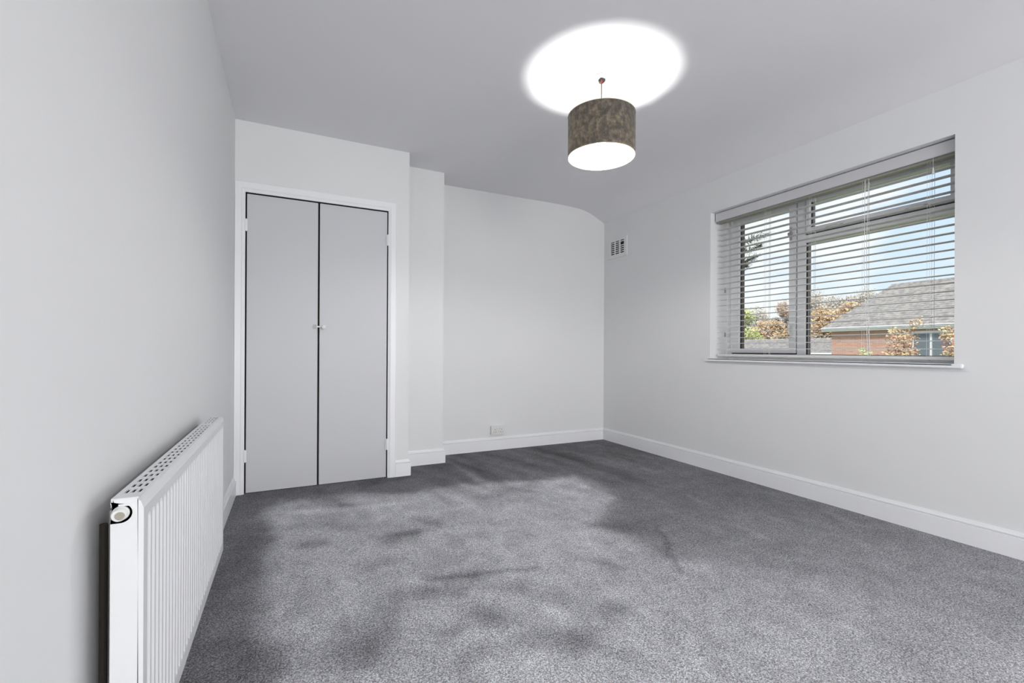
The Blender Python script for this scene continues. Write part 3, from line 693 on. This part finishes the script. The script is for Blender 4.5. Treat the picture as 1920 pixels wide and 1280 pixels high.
def leaf_mat(name, c1, c2):
    m = noisy(name, c1, c2, 1.3, .8, lo=.4, hi=.6); return m
LM = {'orange': leaf_mat('orange_leaves', (.60, .38, .20), (.78, .62, .42)), 'yellow': leaf_mat('yellow_green_leaves', (.50, .56, .22), (.74, .72, .40)),
      'brown': leaf_mat('russet_leaves', (.46, .32, .24), (.66, .52, .40)), 'pale': leaf_mat('faded_beige_leaves', (.50, .42, .34), (.72, .64, .54)),
      'red': leaf_mat('red_brown_leaves', (.55, .32, .26), (.74, .58, .34)), 'green': leaf_mat('dark_green_leaves', (.06, .10, .05), (.16, .20, .09)),
      'conifer': leaf_mat('olive_needles', (.10, .13, .06), (.22, .24, .13))}
def tree(name, loc, h, r, mt, label, cat, group, n=2600, ls=.16, trunk=.12, squash=1., seed=0, base=.25, sparse=1.):
    rnd = random.Random(seed); x, y = loc
    e = empty(name, (x, y, GZ), label, cat, group)
    bm = bmesh.new(); zc = GZ+h*.62; hh = h*(1-base)/2; zc = GZ+h-hh
    tube(bm, [(x, y, GZ-.05), (x+rnd.uniform(-.1, .1), y, GZ+h*.4), (x+rnd.uniform(-.2, .2), y+rnd.uniform(-.2, .2), GZ+h*.85)], trunk, 8, trunk*.25)
    tips = []
    for k in range(16):
        a_ = rnd.uniform(0, 6.28); el = rnd.uniform(-.4, 1.2); f = rnd.uniform(.6, .98)
        tip = Vector((x+math.cos(a_)*math.cos(el)*r*f, y+math.sin(a_)*math.cos(el)*r*f, zc+math.sin(el)*hh*f)); tips.append(tip)
        b0 = Vector((x, y, GZ+h*rnd.uniform(base, .6))); mid = (b0+tip)/2+Vector((0, 0, .15*r))
        tube(bm, [b0, mid, tip], trunk*.35, 5, trunk*.06)
    link('trunk', bm, M_bark, e)
    V = []; Fc = []
    clumps = [(t_, r*rnd.uniform(.30, .5)) for t_ in tips]+[(Vector((x, y, zc+hh*rnd.uniform(-.6, .75))), r*.55) for _ in range(6)]
    for i in range(n):
        c_, cr_ = rnd.choice(clumps)
        d = Vector((rnd.gauss(0, 1), rnd.gauss(0, 1), rnd.gauss(0, 1))).normalized()*cr_*rnd.uniform(.35, 1)*sparse
        p = c_+d; p.z = max(p.z, GZ+.1); p.z = min(p.z, GZ+h*1.02)
        u = Vector((rnd.gauss(0, 1), rnd.gauss(0, 1), rnd.gauss(0, 1))).normalized(); v_ = u.orthogonal().normalized(); s = ls*rnd.uniform(.6, 1.3)
        k = len(V); V += [p-u*s, p+v_*s*.6, p+u*s, p-v_*s*.6]; Fc.append((k, k+1, k+2, k+3))
    me = bpy.data.meshes.new('foliage'); me.from_pydata([tuple(q-Vector((x, y, GZ))) for q in V], [], Fc); me.materials.append(LM[mt])
    o = bpy.data.objects.new('foliage', me); COL.objects.link(o); o.parent = e; o['kind'] = 'stuff'
    return e
def at(px, depth):           # ground point under a viewing direction, depth in metres along the view axis
    u = (px-960)/855.; return (depth*(.4379+.899*u), depth*(.899-.4379*u))
TG = 'autumn trees beyond the window'
tree('tree', at(1398, 42), 7.7, 1.5, 'yellow', 'yellow-green tree at the far left of the window view', 'tree', TG, 5200, .11, seed=1)
tree('tree', at(1438, 49), 7.2, 2.1, 'orange', 'orange tree low behind the left casement, right of the yellow-green one', 'tree', TG, 5600, .12, seed=2, sparse=.8)
tree('tree', at(1474, 54), 10.0, 1.5, 'brown', 'tall thin russet tree just left of the window mullion', 'tree', TG, 3000, .12, seed=3)
tree('tree', at(1544, 44), 8.0, 2.3, 'orange', 'broad orange tree just right of the window mullion', 'tree', TG, 7500, .12, seed=4)
tree('tree', at(1600, 37.5), 7.9, 1.8, 'orange', 'golden orange tree against the brick house gable', 'tree', TG, 5600, .11, seed=5)
tree('tree', at(1540, 59), 12.0, 3.2, 'pale', 'tall half-bare beige tree above the orange trees', 'tree', TG, 5600, .15, seed=6)
tree('tree', at(1628, 66), 13.4, 3.7, 'pale', 'tallest half-bare tree peeping over the tiled roof', 'tree', TG, 6600, .16, seed=7)
tree('tree', at(1415, 60), 9.6, 2.6, 'pale', 'distant faded tree behind the yellow-green one', 'tree', TG, 3600, .15, seed=8)
tree('tree', at(1466, 39.5), 5.4, .7, 'green', 'small dark green tree near the casement handle', 'tree', TG, 1500, .09, seed=9)
tree('shrub', (19.9, 8.55), 4.95, .75, 'red', 'red and yellow leaved shrub in front of the brick house', 'shrub', None, 2300, .05, .05, seed=10)
tree('shrub', (19.6, 7.05), 4.5, .6, 'red', 'rusty leaved shrub beside the white house window, nearest the right window edge', 'shrub', None, 1800, .05, .05, seed=11)
tree('shrub', (20.2, 10.0), 3.9, .5, 'yellow', 'low yellow-green shrub at the foot of the brick wall', 'shrub', None, 1500, .045, .04, seed=12)

# conifer standing just past the window edge, its branches reach into view
cx_, cy_ = 5.95, 5.05
con = empty('conifer', (cx_, cy_, GZ), 'olive conifer whose branch tips reach in at the left of the window', 'tree')
bm = bmesh.new(); tube(bm, [(cx_, cy_, GZ-.05), (cx_, cy_, 1), (cx_+.03, cy_, 4.2)], .14, 8, .03); link('trunk', bm, M_bark, con)
rnd = random.Random(3); V = []; Fc = []; bb = bmesh.new()
for k in range(46):
    z_ = -1.6+k*.122; L_ = .25+.55*(4.2-z_)/5.6 if k not in (36,) else 1
    a_ = k*2.4; L_ *= rnd.uniform(.8, 1.1)
    p0 = Vector((cx_, cy_, z_)); tip = p0+Vector((math.cos(a_)*L_, math.sin(a_)*L_, L_*.28))
    tube(bb, [p0, (p0+tip)/2-Vector((0, 0, .03)), tip], .012, 5, .004)
    for i in range(60):
        f = rnd.uniform(.15, 1); p = p0.lerp(tip, f)+Vector((rnd.gauss(0, .035), rnd.gauss(0, .035), rnd.gauss(0, .03)-.03*(1-abs(2*f-1))))
        d = (tip-p0).normalized()*.06+Vector((rnd.gauss(0, .035), rnd.gauss(0, .035), rnd.gauss(0, .03))); w_ = d.cross(Vector((0, 0, 1))).normalized()*.008
        q = len(V); V += [p-w_, p+w_, p+d]; Fc.append((q, q+1, q+2))
for (tx, ty, tz, pz) in ((6.50, 4.50, 2.78, 2.50), (6.38, 4.60, 2.44, 2.15), (6.42, 4.58, 2.60, 2.35), (6.3, 4.70, 2.30, 2.12)):
    p0 = Vector((cx_, cy_, pz)); tip = Vector((tx, ty, tz)); tube(bb, [p0, (p0+tip)/2, tip], .012, 5, .003)
    for i in range(420):
        f = rnd.uniform(.1, 1); sp = .075*(1.1-f); p = p0.lerp(tip, f)+Vector((rnd.gauss(0, sp), rnd.gauss(0, sp), rnd.gauss(0, sp)))
        d = (tip-p0).normalized()*.05+Vector((rnd.gauss(0, .03), rnd.gauss(0, .03), rnd.gauss(0, .03))); w_ = d.cross(Vector((0, 0, 1))).normalized()*.008
        q = len(V); V += [p-w_, p+w_, p+d]; Fc.append((q, q+1, q+2))
link('branches', bb, M_bark, con)
me = bpy.data.meshes.new('needles'); me.from_pydata([tuple(q-Vector((cx_, cy_, GZ))) for q in V], [], Fc); me.materials.append(LM['conifer'])
o = bpy.data.objects.new('needles', me); COL.objects.link(o); o.parent = con; o['kind'] = 'stuff'
